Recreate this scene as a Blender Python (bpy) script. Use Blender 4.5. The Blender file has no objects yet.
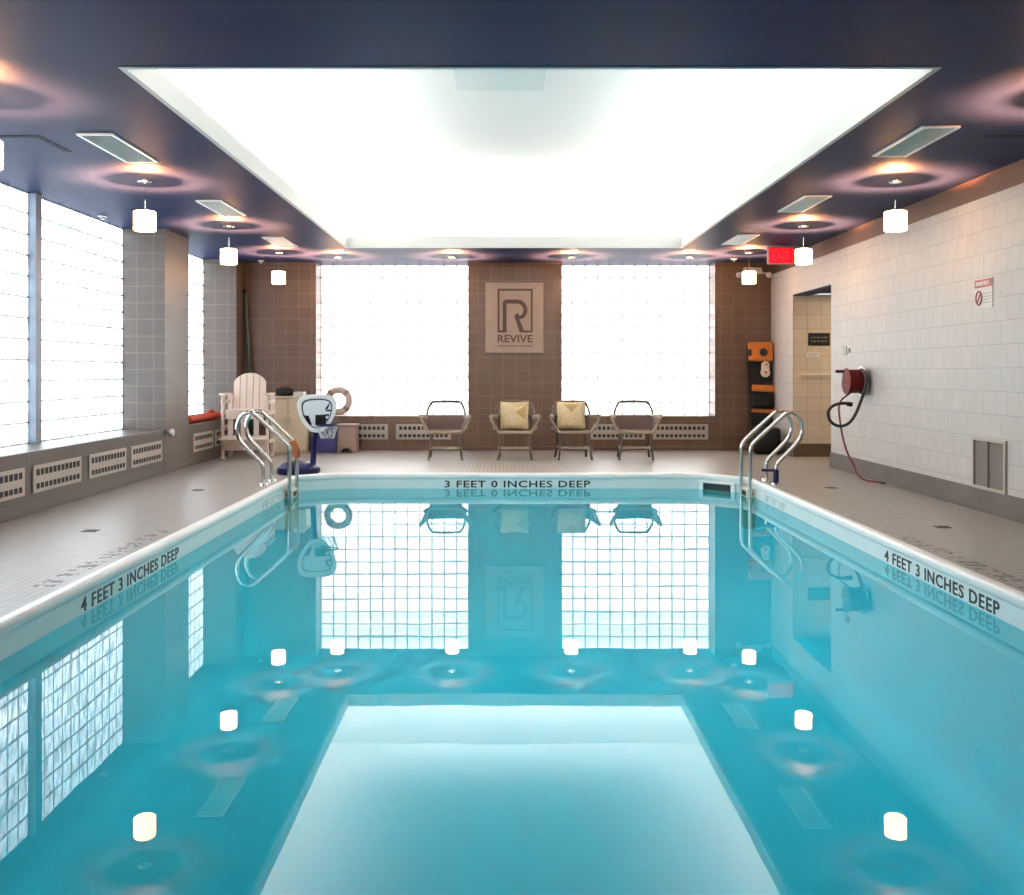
import bpy, bmesh, math, random
from mathutils import Vector, Matrix
random.seed(7)
PI = math.pi
SC = bpy.context.scene
COL = SC.collection

# ------------------------------------------------------------------ materials
def mat(name, color=(.8, .8, .8), rough=.5, metal=0.0, emit=None, strength=0.0, spec=.5, coat=0.0):
    m = bpy.data.materials.new(name); m.use_nodes = True
    b = m.node_tree.nodes['Principled BSDF']
    b.inputs['Base Color'].default_value = (*color, 1)
    b.inputs['Roughness'].default_value = rough
    b.inputs['Metallic'].default_value = metal
    b.inputs['Specular IOR Level'].default_value = spec
    b.inputs['Coat Weight'].default_value = coat
    if emit:
        b.inputs['Emission Color'].default_value = (*emit, 1)
        b.inputs['Emission Strength'].default_value = strength
    return m

def speckle(m, c1, c2, scale=12, lo=.35, hi=.65):
    """soft procedural variation between two close colours"""
    nt = m.node_tree; b = nt.nodes['Principled BSDF']
    tc = nt.nodes.new('ShaderNodeTexCoord'); n = nt.nodes.new('ShaderNodeTexNoise')
    n.inputs['Scale'].default_value = scale; n.inputs['Detail'].default_value = 3
    nt.links.new(tc.outputs['Object'], n.inputs['Vector'])
    r = nt.nodes.new('ShaderNodeValToRGB')
    r.color_ramp.elements[0].position = lo; r.color_ramp.elements[0].color = (*c1, 1)
    r.color_ramp.elements[1].position = hi; r.color_ramp.elements[1].color = (*c2, 1)
    nt.links.new(n.outputs['Fac'], r.inputs['Fac']); nt.links.new(r.outputs['Color'], b.inputs['Base Color'])
    return m

def tile(name, c1, c2, grout, size=.2, row=None, mortar=.008, offset=0.0, rough=.35, bump=.25, rough2=None):
    m = mat(name, c1, rough); nt = m.node_tree; b = nt.nodes['Principled BSDF']
    uv = nt.nodes.new('ShaderNodeUVMap'); uv.uv_map = 'metres'
    br = nt.nodes.new('ShaderNodeTexBrick')
    br.offset = offset; br.squash = 1.0
    br.inputs['Color1'].default_value = (*c1, 1); br.inputs['Color2'].default_value = (*c2, 1)
    br.inputs['Mortar'].default_value = (*grout, 1)
    br.inputs['Scale'].default_value = 1.0
    br.inputs['Mortar Size'].default_value = mortar * .5
    br.inputs['Mortar Smooth'].default_value = .15
    br.inputs['Brick Width'].default_value = size
    br.inputs['Row Height'].default_value = row or size
    nt.links.new(uv.outputs['UV'], br.inputs['Vector'])
    nz = nt.nodes.new('ShaderNodeTexNoise'); nz.inputs['Scale'].default_value = 9; nz.inputs['Detail'].default_value = 4
    nt.links.new(uv.outputs['UV'], nz.inputs['Vector'])
    mx = nt.nodes.new('ShaderNodeMix'); mx.data_type = 'RGBA'; mx.blend_type = 'MULTIPLY'
    mx.inputs[0].default_value = .35
    nt.links.new(br.outputs['Color'], mx.inputs[6]); nt.links.new(nz.outputs['Color'], mx.inputs[7])
    # keep the noise close to white so that it only mottles the tile
    rp = nt.nodes.new('ShaderNodeMapRange'); rp.inputs[3].default_value = .75; rp.inputs[4].default_value = 1.2
    nt.links.new(nz.outputs['Fac'], rp.inputs[0]); nt.links.new(rp.outputs[0], mx.inputs[7])
    nt.links.new(mx.outputs[2], b.inputs['Base Color'])
    rr = nt.nodes.new('ShaderNodeMapRange'); rr.inputs[3].default_value = rough; rr.inputs[4].default_value = .8
    nt.links.new(br.outputs['Fac'], rr.inputs[0]); nt.links.new(rr.outputs[0], b.inputs['Roughness'])
    bp = nt.nodes.new('ShaderNodeBump'); bp.inputs['Strength'].default_value = bump; bp.inputs['Distance'].default_value = .003
    bp.invert = True
    nt.links.new(br.outputs['Fac'], bp.inputs['Height']); nt.links.new(bp.outputs[0], b.inputs['Normal'])
    return m

M = {}
M['brown_tile'] = tile('brown_wall_tile', (.102, .056, .036), (.124, .068, .044), (.19, .13, .095), .2, mortar=.010, rough=.38)
M['grey_tile'] = tile('taupe_ledge_tile', (.100, .079, .066), (.118, .094, .079), (.215, .188, .165), .2, mortar=.009, rough=.42)
M['white_tile'] = tile('white_wall_tile', (.485, .457, .430), (.51, .482, .455), (.39, .365, .345), .2, mortar=.007, offset=.5, rough=.5)
M['cream_tile'] = tile('cream_wall_tile', (0.4620, 0.3828, 0.3036), (0.5016, 0.4224, 0.3300), (0.3432, 0.2772, 0.2112), .2, mortar=.008, rough=.3)
M['deck_tile'] = tile('deck_mosaic', (.282, .250, .219), (.322, .288, .255), (.25, .222, .195), .05, mortar=.005, rough=.34, bump=.15)
M['base_tile'] = speckle(mat('baseboard_tile', (0.0990, 0.0792, 0.0660), .45), (0.0858, 0.0693, 0.0594), (0.1122, 0.0924, 0.0792), 3)
M['ledge'] = tile('ledge_brown_tile', (0.0891, 0.0693, 0.0561), (0.0957, 0.0746, 0.0607), (0.1089, 0.0858, 0.0713), .6, row=.27, mortar=.006, rough=.36)
M['base_brown'] = mat('baseboard_brown', (0.0660, 0.0409, 0.0211), .5)
M['ceiling'] = speckle(mat('ceiling_navy_paint', (.02, .029, .074), .5, spec=.04), (.0205, .0285, .070), (.025, .034, .082), 1.2)
M['tray'] = mat('tray_white_paint', (.88, .865, .84), .6)
M['bright_plastic'] = mat('bright_white_plastic', (.84, .83, .81), .4)
M['fascia'] = mat('fascia_painted_shade', (.50, .51, .50), .55)  # the fascia's dimmer lighting is put into this greyer colour
M['tray_patch'] = mat('tray_patch_grey', (.70, .75, .74), .5)
M['cove'] = mat('cove_lamp_glow', (1, 1, 1), .5, emit=(1.0, .985, .95), strength=74)
M['coping'] = speckle(mat('coping_white', (.80, .82, .79), .28), (.87, .87, .84), (.90, .90, .87), 5)
M['basin'] = mat('basin_paint', (.90, .93, .94), .6, spec=.1)
M['ink'] = mat('black_letter_tile', (.012, .012, .014), .45)
M['faint_ink'] = mat('faded_grey_letter', (.50, .53, .52), .5)
M['steel'] = mat('polished_steel', (.62, .60, .57), .16, 1.0)
M['chrome'] = mat('chrome', (.75, .75, .75), .08, 1.0)
M['white_plastic'] = mat('white_plastic', (0.5940, 0.5874, 0.5742), .4)
M['cream_plastic'] = mat('cream_plastic', (.66, .56, .41), .45)
M['chair_plastic'] = mat('lifeguard_plastic', (.72, .60, .52), .45)
M['beige_metal'] = mat('beige_enamel', (0.4092, 0.3564, 0.3102), .4)
M['dark'] = mat('black_recess', (.010, .009, .009), .7)
M['black_plastic'] = mat('black_plastic', (0.0073, 0.0059, 0.0053), .5, spec=.3)
M['rattan'] = speckle(mat('brown_rattan', (0.0990, 0.0693, 0.0495), .5), (0.0594, 0.0396, 0.0264), (0.1056, 0.0759, 0.0528), 60)
M['rattan_light'] = speckle(mat('tan_rattan', (0.2178, 0.1650, 0.1122), .5), (0.1716, 0.1254, 0.0858), (0.2640, 0.2046, 0.1452), 60)
M['rattan_dark'] = speckle(mat('red_brown_weave', (.06, .03, .02), .65), (.05, .025, .016), (.082, .042, .028), 70)
M['cushion'] = speckle(mat('cream_gold_fabric', (0.4092, 0.3432, 0.2112), .75), (0.4884, 0.3630, 0.1848), (0.5676, 0.4686, 0.3036), 25)
M['cushion_gold'] = mat('gold_fabric', (0.3102, 0.2112, 0.0726), .6)
M['navy'] = mat('navy_plastic', (.0045, .0045, .05), .4, spec=.25)
M['blue_bin'] = mat('violet_blue_plastic', (0.0396, 0.0363, 0.1452), .45)
M['tan_bin'] = mat('pinkish_tan_plastic', (0.2772, 0.1914, 0.1518), .5)
M['orange'] = mat('orange_foam', (0.5280, 0.1452, 0.0132), .45)
M['orange_dim'] = mat('orange_strap', (0.3630, 0.0990, 0.0198), .5)
M['red'] = mat('red_foam', (0.4488, 0.0396, 0.0132), .5)
M['red_dark'] = mat('red_enamel', (0.0990, 0.0066, 0.0053), .6, spec=.2)
M['hose_red'] = mat('red_rubber', (0.1584, 0.0198, 0.0198), .5)
M['hose_black'] = mat('black_rubber', (0.0132, 0.0119, 0.0132), .45)
M['green'] = mat('green_enamel', (0.0079, 0.0561, 0.0409), .35)
M['ring'] = mat('life_ring_vinyl', (0.4884, 0.4092, 0.3696), .5)
M['clear'] = mat('smoked_board', (.80, .84, .88), .25)
M['vent_slat'] = mat('vent_slat', (0.4356, 0.4620, 0.4422), .4)
M['vent_frame'] = mat('vent_frame', (.80, .80, .78), .4)
M['louvre'] = mat('louvre_brown', (0.1254, 0.1023, 0.0891), .5)
M['sign_panel'] = speckle(mat('sign_stone', (0.3102, 0.2244, 0.1782), .45), (0.2970, 0.2145, 0.1683), (0.3300, 0.2409, 0.1914), 4)
M['sign_ink'] = mat('sign_dark_bronze', (.06, .024, .012), .6)
M['mullion'] = mat('mullion_blue_grey', (0.1980, 0.2376, 0.2970), .4)
M['shade_glass'] = mat('pendant_glass_glow', (1, .9, .75), .3, emit=(1.0, .53, .25), strength=14)
M['bulb'] = mat('bulb_glow', (1, .9, .75), .3, emit=(1.0, .75, .45), strength=20)
M['exit_glow'] = mat('exit_face_glow', (.5, .01, .02), .5, emit=(1.0, .004, .018), strength=.65, spec=.2)
M['exit_letter'] = mat('exit_letter_glow', (.5, .02, .03), .4, emit=(.85, .03, .045), strength=.6)
M['exit_box'] = mat('exit_housing', (.75, .22, .22), .4)
M['sign_red'] = mat('sign_red', (0.2772, 0.0330, 0.0231), .4)
M['sign_white'] = mat('sign_white', (0.5280, 0.5082, 0.4884), .35)
M['grey_dev'] = mat('grey_device', (0.2772, 0.2574, 0.2310), .4)
M['mark'] = mat('deck_mark_tile', (0.1650, 0.1320, 0.1089), .5)
M['drain'] = mat('drain_bronze', (.07, .058, .048), .45, .3)
M['mortar'] = mat('block_mortar', (.80, .82, .83), .6)

def block_mat(name, tint, strength, lo=.75, hi=1.25):
    m = bpy.data.materials.new(name); m.use_nodes = True; nt = m.node_tree
    b = nt.nodes['Principled BSDF']; b.inputs['Base Color'].default_value = (.75, .8, .82, 1); b.inputs['Roughness'].default_value = .15
    uv = nt.nodes.new('ShaderNodeUVMap'); uv.uv_map = 'metres'
    mp = nt.nodes.new('ShaderNodeMapping'); mp.inputs['Scale'].default_value = (24, 5, 1)
    nt.links.new(uv.outputs['UV'], mp.inputs['Vector'])
    n = nt.nodes.new('ShaderNodeTexNoise'); n.inputs['Scale'].default_value = 1; n.inputs['Detail'].default_value = 1.5
    n.inputs['Distortion'].default_value = .6
    nt.links.new(mp.outputs[0], n.inputs['Vector'])
    r = nt.nodes.new('ShaderNodeMapRange'); r.inputs[1].default_value = .34; r.inputs[2].default_value = .60
    r.inputs[3].default_value = strength * lo; r.inputs[4].default_value = strength * hi
    nt.links.new(n.outputs['Fac'], r.inputs[0])
    b.inputs['Emission Color'].default_value = (*tint, 1)
    nt.links.new(r.outputs[0], b.inputs['Emission Strength'])
    return m
M['block_back'] = block_mat('glass_block_daylight', (.98, .99, 1.0), 2.7)
M['block_left'] = block_mat('glass_block_cool_daylight', (.78, .90, 1.0), 2.9, .34, 1.3)
M['block_edge_back'] = block_mat('glass_block_rim', (.95, .98, 1.0), .62)
M['block_edge_left'] = block_mat('glass_block_cool_rim', (.86, .94, 1.0), .45)

def water_mat():
    m = bpy.data.materials.new('pool_water'); m.use_nodes = True; nt = m.node_tree
    nt.nodes.remove(nt.nodes['Principled BSDF']); out = nt.nodes['Material Output']
    fr = nt.nodes.new('ShaderNodeFresnel'); fr.inputs['IOR'].default_value = 1.333
    tr = nt.nodes.new('ShaderNodeBsdfTransparent'); tr.inputs['Color'].default_value = (.165, .675, .785, 1)
    df = nt.nodes.new('ShaderNodeBsdfDiffuse'); df.inputs['Color'].default_value = (.05, .50, .60, 1)
    body = nt.nodes.new('ShaderNodeMixShader'); body.inputs[0].default_value = .10
    nt.links.new(tr.outputs[0], body.inputs[1]); nt.links.new(df.outputs[0], body.inputs[2])
    gl = nt.nodes.new('ShaderNodeBsdfGlossy'); gl.inputs['Roughness'].default_value = 0.0
    tc = nt.nodes.new('ShaderNodeTexCoord'); n = nt.nodes.new('ShaderNodeTexNoise')
    n.inputs['Scale'].default_value = 2.2; n.inputs['Detail'].default_value = 2
    nt.links.new(tc.outputs['Object'], n.inputs['Vector'])
    bp = nt.nodes.new('ShaderNodeBump'); bp.inputs['Strength'].default_value = .003; bp.inputs['Distance'].default_value = .1
    nt.links.new(n.outputs['Fac'], bp.inputs['Height']); nt.links.new(bp.outputs[0], gl.inputs['Normal'])
    mx = nt.nodes.new('ShaderNodeMixShader')
    gm = nt.nodes.new('ShaderNodeNewGeometry'); inv = nt.nodes.new('ShaderNodeMath'); inv.operation = 'SUBTRACT'; inv.inputs[0].default_value = 1
    nt.links.new(gm.outputs['Backfacing'], inv.inputs[1]); mu = nt.nodes.new('ShaderNodeMath'); mu.operation = 'MULTIPLY'
    nt.links.new(fr.outputs[0], mu.inputs[0]); nt.links.new(inv.outputs[0], mu.inputs[1])
    nt.links.new(mu.outputs[0], mx.inputs[0]); nt.links.new(body.outputs[0], mx.inputs[1]); nt.links.new(gl.outputs[0], mx.inputs[2])
    nt.links.new(mx.outputs[0], out.inputs['Surface'])
    return m
M['water'] = water_mat()

# ------------------------------------------------------------------ mesh builder
class MB:
    def __init__(s): s.bm = bmesh.new(); s.mi = 0
    def _f(s, vs):
        try:
            f = s.bm.faces.new(vs); f.material_index = s.mi; return f
        except ValueError: return None
    def box(s, x0, x1, y0, y1, z0, z1, bev=0.0, mtx=None, seg=2):
        v = [Vector((x, y, z)) for x in (x0, x1) for y in (y0, y1) for z in (z0, z1)]
        if mtx: v = [mtx @ p for p in v]
        V = [s.bm.verts.new(p) for p in v]
        F = [s._f([V[i] for i in q]) for q in ((0, 1, 3, 2), (4, 6, 7, 5), (0, 4, 5, 1), (2, 3, 7, 6), (0, 2, 6, 4), (1, 5, 7, 3))]
        if bev:
            ed = list({e for f in F for e in f.edges})
            r = bmesh.ops.bevel(s.bm, geom=ed, offset=bev, segments=seg, affect='EDGES', profile=.5)
            for f in r['faces']: f.material_index = s.mi
        return s
    def tube(s, pts, r, n=10, closed=False, smooth=0, flat=1.0, caps=True):
        P = [Vector(p) for p in pts]
        if smooth:
            for _ in range(smooth):
                Q = []
                m = len(P)
                rng = range(m) if closed else range(m - 1)
                if not closed: Q.append(P[0])
                for i in rng:
                    a, b = P[i], P[(i + 1) % m]
                    Q += [a.lerp(b, .25), a.lerp(b, .75)]
                if not closed: Q.append(P[-1])
                P = Q
        m = len(P); rings = []; ref = None
        for i, p in enumerate(P):
            a = P[(i - 1) % m] if (closed or i > 0) else p
            b = P[(i + 1) % m] if (closed or i < m - 1) else p
            t = (b - a).normalized()
            if ref is None:
                ref = Vector((0, 0, 1)) if abs(t.z) < .9 else Vector((1, 0, 0))
            u = (ref - t * ref.dot(t))
            if u.length < 1e-5: u = t.orthogonal()
            u.normalize(); w = t.cross(u); ref = u
            rr = r[i] if isinstance(r, (list, tuple)) and len(r) == m else (r if not isinstance(r, (list, tuple)) else r[0])
            rings.append([s.bm.verts.new(p + u * math.cos(2 * PI * k / n) * rr + w * math.sin(2 * PI * k / n) * rr * flat) for k in range(n)])
        for i in range(m if closed else m - 1):
            A, B = rings[i], rings[(i + 1) % m]
            for k in range(n): s._f([A[k], A[(k + 1) % n], B[(k + 1) % n], B[k]])
        if not closed and caps:
            s._f(rings[0][::-1]); s._f(rings[-1])
        return s
    def lathe(s, prof, c=(0, 0, 0), axis='Z', n=24, close=False):
        c = Vector(c); rings = []
        for (r, h) in prof:
            ring = []
            for k in range(n):
                a = 2 * PI * k / n; p = (r * math.cos(a), r * math.sin(a), h)
                if axis == 'X': p = (p[2], p[0], p[1])
                elif axis == 'Y': p = (p[0], p[2], p[1])
                ring.append(s.bm.verts.new(c + Vector(p)))
            rings.append(ring)
        m = len(rings)
        for i in range(m if close else m - 1):
            A, B = rings[i], rings[(i + 1) % m]
            for k in range(n): s._f([A[k], A[(k + 1) % n], B[(k + 1) % n], B[k]])
        if not close:
            s._f(rings[0][::-1]); s._f(rings[-1])
        return s
    def prism(s, poly, d0, d1, plane='XZ', mtx=None, hole=None):
        """polygon in a plane, extruded from d0 to d1 along the third axis"""
        def P(a, b, d):
            p = {'XZ': (a, d, b), 'YZ': (d, a, b), 'XY': (a, b, d)}[plane]
            p = Vector(p); return mtx @ p if mtx else p
        A = [s.bm.verts.new(P(a, b, d0)) for a, b in poly]; B = [s.bm.verts.new(P(a, b, d1)) for a, b in poly]
        k = len(poly)
        for i in range(k): s._f([A[i], A[(i + 1) % k], B[(i + 1) % k], B[i]])
        if hole:
            A2 = [s.bm.verts.new(P(a, b, d0)) for a, b in hole]; B2 = [s.bm.verts.new(P(a, b, d1)) for a, b in hole]
            for i in range(k):
                j = (i + 1) % k
                s._f([A2[j], A2[i], B2[i], B2[j]]); s._f([A[j], A[i], A2[i], A2[j]]); s._f([B[i], B[j], B2[j], B2[i]])
        else:
            s._f(A[::-1]); s._f(B)
        return s
    def quad(s, a, b, c, d): s._f([s.bm.verts.new(Vector(p)) for p in (a, b, c, d)]); return s
    def sheet(s, grid, th=0.0):
        """grid of points -> surface with thickness along its normals"""
        R, C = len(grid), len(grid[0])
        G = [[Vector(p) for p in row] for row in grid]
        N = [[None] * C for _ in range(R)]
        for i in range(R):
            for j in range(C):
                du = G[i][min(j + 1, C - 1)] - G[i][max(j - 1, 0)]; dv = G[min(i + 1, R - 1)][j] - G[max(i - 1, 0)][j]
                N[i][j] = du.cross(dv).normalized()
        A = [[s.bm.verts.new(G[i][j] + N[i][j] * th / 2) for j in range(C)] for i in range(R)]
        B = [[s.bm.verts.new(G[i][j] - N[i][j] * th / 2) for j in range(C)] for i in range(R)]
        for i in range(R - 1):
            for j in range(C - 1):
                s._f([A[i][j], A[i][j + 1], A[i + 1][j + 1], A[i + 1][j]])
                s._f([B[i][j], B[i + 1][j], B[i + 1][j + 1], B[i][j + 1]])
        for i in range(R - 1):
            s._f([A[i][0], A[i + 1][0], B[i + 1][0], B[i][0]]); s._f([A[i][C - 1], B[i][C - 1], B[i + 1][C - 1], A[i + 1][C - 1]])
        for j in range(C - 1):
            s._f([A[0][j], B[0][j], B[0][j + 1], A[0][j + 1]]); s._f([A[R - 1][j], A[R - 1][j + 1], B[R - 1][j + 1], B[R - 1][j]])
        return s
    def mesh(s, me, mtx):
        b2 = bmesh.new(); b2.from_mesh(me); b2.transform(mtx)
        mp = {v: s.bm.verts.new(v.co) for v in b2.verts}
        for f in b2.faces: s._f([mp[v] for v in f.verts])
        b2.free(); return s
    def build(s, name, mats, parent=None, smooth=False, recalc=True):
        bm = s.bm
        if recalc: bmesh.ops.recalc_face_normals(bm, faces=bm.faces[:])
        uv = bm.loops.layers.uv.new('metres')
        for f in bm.faces:
            n = f.normal; a = max(range(3), key=lambda i: abs(n[i]))
            for l in f.loops:
                c = l.vert.co
                l[uv].uv = (c.y, c.z) if a == 0 else ((c.x, c.z) if a == 1 else (c.x, c.y))
            f.smooth = smooth
        me = bpy.data.meshes.new(name); bm.to_mesh(me); bm.free()
        for m in (mats if isinstance(mats, (list, tuple)) else [mats]): me.materials.append(m)
        if smooth and hasattr(me, 'set_sharp_from_angle'): me.set_sharp_from_angle(angle=math.radians(40))
        o = bpy.data.objects.new(name, me); COL.objects.link(o)
        if parent: o.parent = parent
        return o

def tag(o, label=None, cat=None, group=None, kind=None):
    if label: o['label'] = label
    if cat: o['category'] = cat
    if group: o['group'] = group
    if kind: o['kind'] = kind
    return o
def thing(name, label, cat, loc=(0, 0, 0), rz=0, group=None):
    o = bpy.data.objects.new(name, None); o.empty_display_size = .1; COL.objects.link(o)
    o.location = loc; o.rotation_euler = (0, 0, rz)
    return tag(o, label, cat, group)
def dup(root, loc, rz=None, label=None, scale=None):
    r = root.copy(); COL.objects.link(r); r.location = loc
    if rz is not None: r.rotation_euler = (0, 0, rz)
    if scale: r.scale = scale
    if label: r['label'] = label
    for ch in list(root.children):
        c = ch.copy(); COL.objects.link(c); c.parent = r
        for g in list(ch.children):
            d = g.copy(); COL.objects.link(d); d.parent = c
    return r
def text_mesh(body, size, ext=.002, spacing=1.0, align='LEFT', bold=.018):
    cu = bpy.data.curves.new('lettering', 'FONT'); cu.body = body; cu.size = size; cu.extrude = ext
    cu.offset = bold; cu.space_character = spacing; cu.align_x = align; cu.resolution_u = 3
    o = bpy.data.objects.new('lettering', cu); COL.objects.link(o)
    dg = bpy.context.evaluated_depsgraph_get(); me = bpy.data.meshes.new_from_object(o.evaluated_get(dg))
    bpy.data.objects.remove(o); bpy.data.curves.remove(cu)
    return me
def fit_text(body, width, height, ext=.002, spacing=1.0):
    """text mesh scaled to width x height, origin at its lower left corner, facing +Z"""
    me = text_mesh(body, 1.0, ext, spacing)
    xs = [v.co.x for v in me.vertices]; ys = [v.co.y for v in me.vertices]
    sx = width / (max(xs) - min(xs)); sy = height / (max(ys) - min(ys))
    for v in me.vertices:
        v.co.x = (v.co.x - min(xs)) * sx; v.co.y = (v.co.y - min(ys)) * sy
    return me
def frame_mtx(origin, right, up):
    r = Vector(right).normalized(); u = Vector(up).normalized(); n = r.cross(u)
    m = Matrix((r, u, n)).transposed().to_4x4(); m.translation = Vector(origin); return m

# ------------------------------------------------------------------ measures (metres; z = 0 is the water, camera over the pool's near end)
CAM = 1.36
ZC = 3.09          # dark ceiling
ZD = .144          # deck
ZS = .68           # ledges and sills
XG, XF, XR = -4.565, -4.066, 4.193
YB, YG = 15.43, 15.86
YN = -1.8
CX0, CX1, CY0, CY1 = -2.151, 2.452, 5.60, 13.61    # ceiling tray opening
PL, PR = -2.371, 2.742
OUT = [(PL, 1.4), (PL, 11.22), (PL + .05, 11.33), (PL + .16, 11.42), (-1.95, 11.545), (-1.80, 11.56),
       (2.12, 11.56), (2.30, 11.53), (PR - .10, 11.20), (PR - .02, 11.10), (PR, 10.98), (PR, 1.4)]

def offset_poly(poly, d):
    """closed polygon, clockwise seen from above; d > 0 grows it"""
    n = len(poly); out = []
    for i in range(n):
        p0, p, p1 = Vector(poly[i - 1]), Vector(poly[i]), Vector(poly[(i + 1) % n])
        a = (p - p0).normalized(); b = (p1 - p).normalized()
        na = Vector((-a.y, a.x)); nb = Vector((-b.y, b.x)); m = (na + nb).normalized()
        out.append(p + m * (d / max(.3, m.dot(na))))
    return out
def sweep(profile, closed=True):
    mb = MB(); loops = []
    for (d, z) in profile:
        if d < -.03: P_ = [Vector((.1855 + (x - .1855) * (1 + d / 2.56), 6.5 + (y - 6.5) * (1 + d / 5.1))) for x, y in OUT]
        else: P_ = offset_poly(OUT, d)
        loops.append([mb.bm.verts.new((p.x, p.y, z)) for p in P_])
    n = len(OUT)
    for A, B in zip(loops, loops[1:]):
        for k in range(n): mb._f([A[k], A[(k + 1) % n], B[(k + 1) % n], B[k]])
    return mb, loops

# ------------------------------------------------------------------ floor, pool, water
mb = MB()
far = [(p[0], p[1]) for p in offset_poly(OUT, .045)]
fr_ = far[1:-1]
mb.box(-4.7, far[0][0], YN, far[1][1], ZD - .1, ZD)
mb.box(far[-1][0], 6.3, YN, far[-2][1], ZD - .1, ZD)
mb.box(far[0][0], far[-1][0], YN, far[0][1], ZD - .1, ZD)
mb.prism([(-4.7, fr_[0][1])] + fr_ + [(6.3, fr_[-1][1]), (6.3, 16.2), (-4.7, 16.2)], ZD - .1, ZD, 'XY')
deck = tag(mb.build('floor', M['deck_tile']), kind='structure')

mb, _ = sweep([(.012, -.2), (0, -.18), (0, .098), (-.002, .110), (-.010, .116), (-.016, .130), (-.016, .152), (-.012, .168), (-.002, .180),
               (.02, .185), (.055, .180), (.066, .172), (.072, .154), (.072, .10)])
coping = tag(mb.build('pool_coping', M['coping'], smooth=True), 'white bullnose coping around the pool', kind='structure')
mb, loops = sweep([(.004, -.02), (0, -.8), (-.06, -1.0), (-.12, -1.08), (-.2, -1.12), (-.3, -1.145), (-.42, -1.16), (-.45, -1.16), (-.6, -1.16)])
mb._f(loops[-1]); 
tag(mb.build('pool_basin', M['basin'], smooth=True), kind='structure')
mb = MB(); mb._f([mb.bm.verts.new((p.x, p.y, 0)) for p in offset_poly(OUT, .002)][::-1])
w = mb.build('water', M['water'], recalc=False)
if w.data.polygons[0].normal.z < 0: w.data.flip_normals()
tag(w, kind='structure')

# depth lettering on the coping face
def face_text(body, origin, right, width, height, m, nm='depth_lettering'):
    mb = MB(); mb.mesh(fit_text(body, width, height, .0015, 1.12), frame_mtx(origin, right, (0, 0, 1)))
    return mb.build(nm, m, coping)
face_text('4 FEET 3 INCHES DEEP', (PL + .001, 5.53, .010), (0, 1, 0), 1.66, .082, M['ink'])
face_text('4 FEET 3 INCHES DEEP', (PR - .001, 7.08, .010), (0, -1, 0), 1.64, .082, M['ink'])
face_text('3 FEET 0 INCHES DEEP', (-.69, 11.559, .012), (1, 0, 0), 1.71, .082, M['ink'])
def faint(origin, right, width):
    mb = MB(); r = Vector(right); o = Vector(origin); k = 0.0
    while k < width:
        w_ = random.choice((.016, .03, .045))
        for (z0, z1) in random.choice((((0, .07),), ((0, .012), (.055, .07)), ((.028, .04), (.056, .07)))):
            a = o + r * k; b = o + r * (k + w_)
            mb.box(min(a.x, b.x) - .0015, max(a.x, b.x) + .0015, min(a.y, b.y), max(a.y, b.y), o.z + z0, o.z + z1)
        k += w_ + .022
    return mb.build('faded_lettering', M['faint_ink'], coping)
faint((PL, 9.72, .014), (0, 1, 0), .72)
faint((PR, 9.55, .014), (0, 1, 0), .72)

# ------------------------------------------------------------------ walls
mb = MB()
for x0, x1 in ((XG, -2.934), (-.553, .92), (3.316, XR + .3)): mb.box(x0, x1, YB, YG + .15, ZD, ZC + .02)
for x0, x1 in ((-2.934, -.553), (.92, 3.316)): mb.box(x0, x1, YB, YG + .15, ZD, ZS)
tag(mb.build('wall_back', M['brown_tile']), kind='structure')
mb = MB()
mb.box(XG - .15, XF, 11.83, 12.73, ZD, ZC + .02)          # tiled pier between the windows
mb.box(XG - .15, XF, 15.0, YB, ZD, ZC + .02)              # pier in the corner
mb.box(XG - .15, XG, YN, 3.3, ZS, ZC + .02)
tag(mb.build('wall_left', M['grey_tile']), kind='structure')
mb = MB(); mb.box(XG - .15, XF, YN, 11.83, ZD, ZS, .006); mb.box(XG - .15, XF, 12.73, 15.0, ZD, ZS, .006)
tag(mb.build('trim_4', M['ledge']), 'brown radiator ledge below the left windows', kind='structure')
ZW = CAM + 1.53
mb = MB()
mb.box(XR, XR + .25, YN, 12.6, ZD, ZW)
mb.box(XR, XR + .25, 12.6, 14.27, 2.49, ZW)
mb.box(XR, XR + .25, 14.27, YB, ZD, ZW)
tag(mb.build('wall_right', M['white_tile']), kind='structure')
mb = MB(); mb.box(XR + .012, XR + .25, YN, YB, ZW, ZC + .02)
tag(mb.build('trim_1', M['brown_tile']), 'row of brown tile above the white tiled wall', kind='structure')
mb = MB(); mb.box(XG - .15, XR + .3, YN - .2, YN, ZD, ZC + .02)
tag(mb.build('wall_near', M['white_tile']), kind='structure')  # unseen wall, tiled white to bounce light back onto the coping
mb = MB()
mb.box(XR + .001, 6.3, 14.262, 14.42, ZD, 2.488); mb.box(6.15, 6.3, 12.4, 14.27, ZD, 2.6); mb.box(XR + .25, 6.3, 12.3, 12.45, ZD, 2.6)
tag(mb.build('wall_corridor', M['cream_tile']), kind='structure')
mb = MB(); mb.box(XR + .25, 6.3, 12.3, 14.42, 2.52, 2.6)
mb.box(XR + .001, XR + .25, 12.6, 14.262, 2.474, 2.492)
tag(mb.build('ceiling_corridor', M['ceiling']), kind='structure')
mb = MB()
mb.box(XR - .012, XR, YN, 12.6, ZD, ZD + .203, .003); mb.box(XR - .012, XR, 14.27, YB, ZD, ZD + .203, .003)
mb.box(XR - .012, XR + .25, 12.6, 12.612, ZD, ZD + .203)
tag(mb.build('baseboard_right', M['base_tile']), kind='structure')
mb = MB(); mb.box(XR + .002, 6.15, 14.247, 14.264, ZD, ZD + .19, .003)
tag(mb.build('baseboard_corridor', M['base_brown']), kind='structure')

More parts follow.
